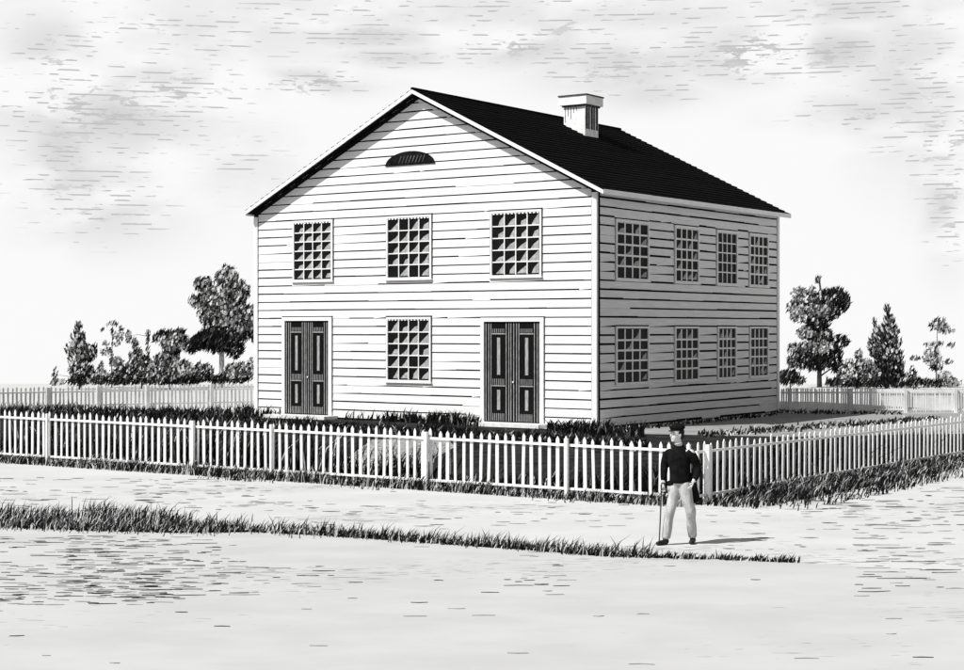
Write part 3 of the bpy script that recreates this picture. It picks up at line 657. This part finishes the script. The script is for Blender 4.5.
def fuse(meshes, voxel, name, m, parent, smooth_it=6):
    bm = bmesh.new()
    for me in meshes: bm.from_mesh(me)
    me = bpy.data.meshes.new(name); bm.to_mesh(me); bm.free()
    o = bpy.data.objects.new('fuse_tmp', me); COL.objects.link(o)
    r = o.modifiers.new('r', 'REMESH'); r.mode = 'VOXEL'; r.voxel_size = voxel; r.use_smooth_shade = True
    k = o.modifiers.new('k', 'SMOOTH'); k.iterations = smooth_it; k.factor = .4
    dg = bpy.context.evaluated_depsgraph_get(); res = bpy.data.meshes.new_from_object(o.evaluated_get(dg)); bpy.data.objects.remove(o)
    res.name = name; res.materials.clear(); res.materials.append(m)
    res.polygons.foreach_set('material_index', [0] * len(res.polygons)); res.polygons.foreach_set('use_smooth', [True] * len(res.polygons))
    ob = bpy.data.objects.new(name, res); COL.objects.link(ob); ob.parent = parent; return ob
PB = gnd(680.3, 544.5)
man = empty('person', PB, 0, label='man in dark cap, black coat and pale trousers walking with a stick beside the fence', cat='person')
# joints, x to the right of the picture, y away from the viewer
SHR, ELR, WRR = (-.185, .10, 1.335), (-.225, .07, 1.08), (-.245, .0, .875)     # his right arm (viewer's left)
SHL, ELL, WRL = (.165, -.07, 1.335), (.255, .0, 1.09), (.165, -.13, .90)      # his left arm, hand going to the pocket
HIR, KNR, ANR = (-.075, .05, .90), (-.155, -.05, .50), (-.215, -.04, .09)
HIL, KNL, ANL = (.065, -.04, .90), (.145, -.07, .50), (.195, .12, .09)
NECK, HEAD = (-.02, .01, 1.43), (-.055, -.015, 1.585)
fd = Vector((-.86, -.5, 0)).normalized(); rt = Vector((fd.y, -fd.x, 0)); upv = Vector((0, 0, 1))   # head direction
def hp_(f, r, u): return Vector(HEAD) + fd * f + rt * r + upv * u
hrot = Matrix((( fd.x, rt.x, 0, 0), (fd.y, rt.y, 0, 0), (0, 0, 1, 0), (0, 0, 0, 1)))
def hand(w, d, curl, side, thumb, sc=1.0):
    """w wrist, d pointing direction, curl = palm-ward direction, side = across the palm towards the thumb"""
    w, d, curl, side = Vector(w), Vector(d).normalized(), Vector(curl).normalized(), Vector(side).normalized(); out = []
    out.append(skin_mesh([[(w - d * .03, (.024, .02)), (w + d * .02, (.026, .018)), (w + d * .055, (.036, .018)), (w + d * .085, (.034, .015))]], 2))
    for i, ln in enumerate((.066, .076, .071, .055)):
        b_ = w + d * .08 + side * (.026 - i * .0175); e1 = b_ + (d * .8 + curl * .5) * ln * .45; e2 = e1 + (d * .15 + curl) * ln * .33; e3 = e2 + (-d * .6 + curl * .6) * ln * .3
        out.append(skin_mesh([[(b_ - d * .02, .009), (b_, .0095), (e1, .009), (e2, .0085), (e3, .0075)]], 1))
    b_ = w + d * .025 + side * .022; e1 = b_ + (side * .8 + d * .6 + curl * .3) * .03; e2 = e1 + (d * .7 + curl * .6 - side * .1) * .028
    out.append(skin_mesh([[(b_ - side * .012, .012), (b_, .0125), (e1, .0115), (e2, .009)]], 1))
    return out
parts = [skin_mesh([c]) for c in (
    [((0, 0, .90), (.13, .10)), ((0, 0, .97), (.14, .10)), ((-.005, .005, 1.10), (.125, .09)), ((-.012, .01, 1.27), (.14, .095)), ((-.016, .012, 1.36), (.11, .075)), ((-.018, .012, 1.41), (.055, .05))],
    [((-.018, .012, 1.37), .06), (NECK, .054), ((-.04, -.002, 1.50), .052), (HEAD, .055)],
    [((-.08, .05, 1.32), .055), (SHR, .05), (ELR, .038), (WRR, .025)], [((.07, -.02, 1.32), .055), (SHL, .05), (ELL, .038), (WRL, .025)],
    [((-.04, .02, .94), .08), ((-.09, .04, .82), .075), (KNR, .050), ((-.178, -.03, .3), .046), (ANR, .034)], [((.04, -.02, .94), .08), ((.075, -.035, .82), .075), (KNL, .050), ((.165, .04, .3), .046), (ANL, .034)])]
parts += [blob(hp_(-.012, 0, .025), (.098, .074, .100), hrot), blob(hp_(.030, 0, -.040), (.060, .054, .070), hrot), blob(hp_(.062, 0, -.088), (.026, .028, .022), hrot),
          blob(hp_(.092, 0, -.012), (.020, .011, .026), hrot), blob(hp_(.104, 0, -.022), (.013, .012, .010), hrot), blob(hp_(.078, 0, .020), (.014, .046, .010), hrot),
          blob(hp_(.082, 0, -.050), (.014, .024, .007), hrot), blob(hp_(.080, 0, -.063), (.013, .021, .007), hrot),
          blob(hp_(-.012, .076, -.005), (.018, .008, .031), hrot), blob(hp_(-.012, -.076, -.005), (.018, .008, .031), hrot)]
GR = Vector((-.262, -.055, .80))                       # grip of the stick
parts += hand(WRR, (-.1, -.28, -1), (.25, -1, -.1), (-1, -.2, .2), 1)
parts += hand(WRL, (-.45, -.1, -.9), (-.5, .9, 0), (-.3, -.6, .5), 1)
fuse(parts, .006, 'body', M['skin'], man, 3)
for r_ in (.030, -.030):
    bl_ = blob(hp_(.078, r_, .008), (.010, .012, .006), hrot, 10); bl_.materials.append(M['hair']); ob = bpy.data.objects.new('eye', bl_); COL.objects.link(ob); ob.parent = man
fuse([blob(hp_(.070, 0, -.0565), (.018, .020, .0022), hrot)], .003, 'mouth', M['hair'], man, 1)
# hair, cap
fuse([blob(hp_(-.040, 0, .030), (.082, .083, .088), hrot), blob(hp_(-.068, 0, -.030), (.050, .068, .055), hrot), blob(hp_(-.020, .068, .018), (.040, .016, .036), hrot), blob(hp_(-.020, -.068, .018), (.040, .016, .036), hrot)], .007, 'hair', M['hair'], man)
cap_ = fuse([blob(hp_(-.012, 0, .098), (.122, .104, .042), hrot), blob(hp_(-.008, 0, .068), (.106, .086, .030), hrot), blob(hp_(-.03, 0, .118), (.100, .088, .034), hrot)], .007, 'cap', M['blk'], man)
fuse([blob(hp_(.095, 0, .052), (.040, .056, .008), hrot @ Matrix.Rotation(R(12), 4, 'Y'))], .005, 'cap_peak', M['boot'], cap_, 2)
# coat: body, skirt swept back on the right, sleeves
co = [skin_mesh([c]) for c in (
      [((.0, .0, .86), (.17, .13)), ((.0, .0, .93), (.172, .135)), ((-.004, .004, 1.06), (.162, .13)), ((-.012, .010, 1.20), (.180, .135)), ((-.014, .012, 1.31), (.180, .12)), ((-.018, .012, 1.385), (.11, .085)), ((-.02, .012, 1.43), (.07, .065))],
      [((-.08, .04, 1.32), .07), ((-.175, .095, 1.325), .070), ((-.215, .085, 1.20), .068), (ELR, .062), ((-.236, .03, .96), .052), ((-.243, .01, .905), .046)],
      [((.07, -.02, 1.32), .07), ((.155, -.065, 1.325), .070), ((.21, -.035, 1.21), .070), (ELL, .064), ((.215, -.075, .98), .054), ((.182, -.115, .925), .047)])]
co += [
      blob(Vector((.19, .03, .83)), (.060, .08, .20), Matrix.Rotation(R(-10), 4, 'Y')), blob(Vector((.235, .04, .72)), (.042, .06, .12), Matrix.Rotation(R(-12), 4, 'Y')),
      blob(Vector((-.09, .05, .87)), (.105, .10, .06)), blob(Vector((-.02, .04, 1.415)), (.075, .07, .03))]
coat = fuse(co, .009, 'coat', M['blk'], man, 5)
for c_, r_ in (((-.245, .004, .893), (.036, .036, .012)), ((.176, -.120, .914), (.038, .034, .012))):
    fuse([blob(Vector(c_), r_)], .005, 'cuff', M['cloth'], coat, 2)
fuse([blob(Vector((-.035, -.02, 1.452)), (.062, .058, .014), Matrix.Rotation(R(-10), 4, 'Y'))], .005, 'collar', M['cloth'], coat, 2)
# trousers
fuse([skin_mesh([c]) for c in (
      [((-.005, .005, .98), (.15, .115)), ((-.005, .005, .90), (.15, .115)), ((-.005, .005, .85), (.14, .11))],
      [((-.06, .03, .93), .09), ((-.080, .045, .83), .100), ((-.105, .0, .66), .094), ((-.125, -.035, .58), .078), (KNR, .084), ((-.175, -.035, .36), .068), ((-.190, -.040, .22), .078), ((-.207, -.042, .13), .068), ((-.209, -.042, .075), .070)],
      [((.05, -.02, .93), .09), ((.068, -.035, .83), .100), ((.090, -.05, .66), .094), ((.110, -.06, .58), .078), (KNL, .084), ((.155, .0, .36), .068), ((.172, .05, .22), .078), ((.188, .10, .13), .066), ((.190, .105, .075), .070)])], .008, 'trousers', M['cloth'], man, 4)
# boots
for A_, d_ in ((Vector(ANR), Vector((-.80, -.6, 0)).normalized()), (Vector(ANL), Vector((-.25, -.97, 0)).normalized())):
    rot = Matrix(((d_.x, -d_.y, 0, 0), (d_.y, d_.x, 0, 0), (0, 0, 1, 0), (0, 0, 0, 1)))
    f_ = Vector((A_.x, A_.y, 0))
    fuse([blob(f_ + Vector((0, 0, .052)), (.052, .044, .052), rot), blob(f_ + d_ * .075 + Vector((0, 0, .036)), (.088, .042, .036), rot), blob(f_ + d_ * .13 + Vector((0, 0, .030)), (.052, .043, .030), rot), blob(f_ + Vector((0, 0, .09)), (.042, .040, .06), rot)], .006, 'boot', M['boot'], man, 3)
# the stick: a thing of its own, gripped in his right hand
mb = MB(); g0 = PB + GR
mb.tube([g0 + Vector((.035, .0, .055)), g0 + Vector((.02, -.004, .085)), g0 + Vector((-.006, -.006, .088)), g0 + Vector((-.02, -.004, .06)), g0 + Vector((-.018, 0, 0)), g0 + Vector((-.03, -.02, -.35)), g0 + Vector((-.055, -.05, -.80))],
        [.011, .012, .012, .012, .012, .011, .009], 8)
wk = empty('walking_stick', PB + Vector((GR.x - .055, GR.y - .05, 0)), 0, label='thin walking stick held in the right hand of the man', cat='walking stick')
for i in range(len(mb.v)): mb.v[i] = tuple(Vector(mb.v[i]) - wk.location)
mb.build('shaft', M['bark'], wk, smooth=True)
fr2 = MB(); fr2.tube([(0, 0, 0), (.003, .003, .05)], [.010, .011], 8); fr2.build('ferrule', M['boot'], wk, smooth=True)
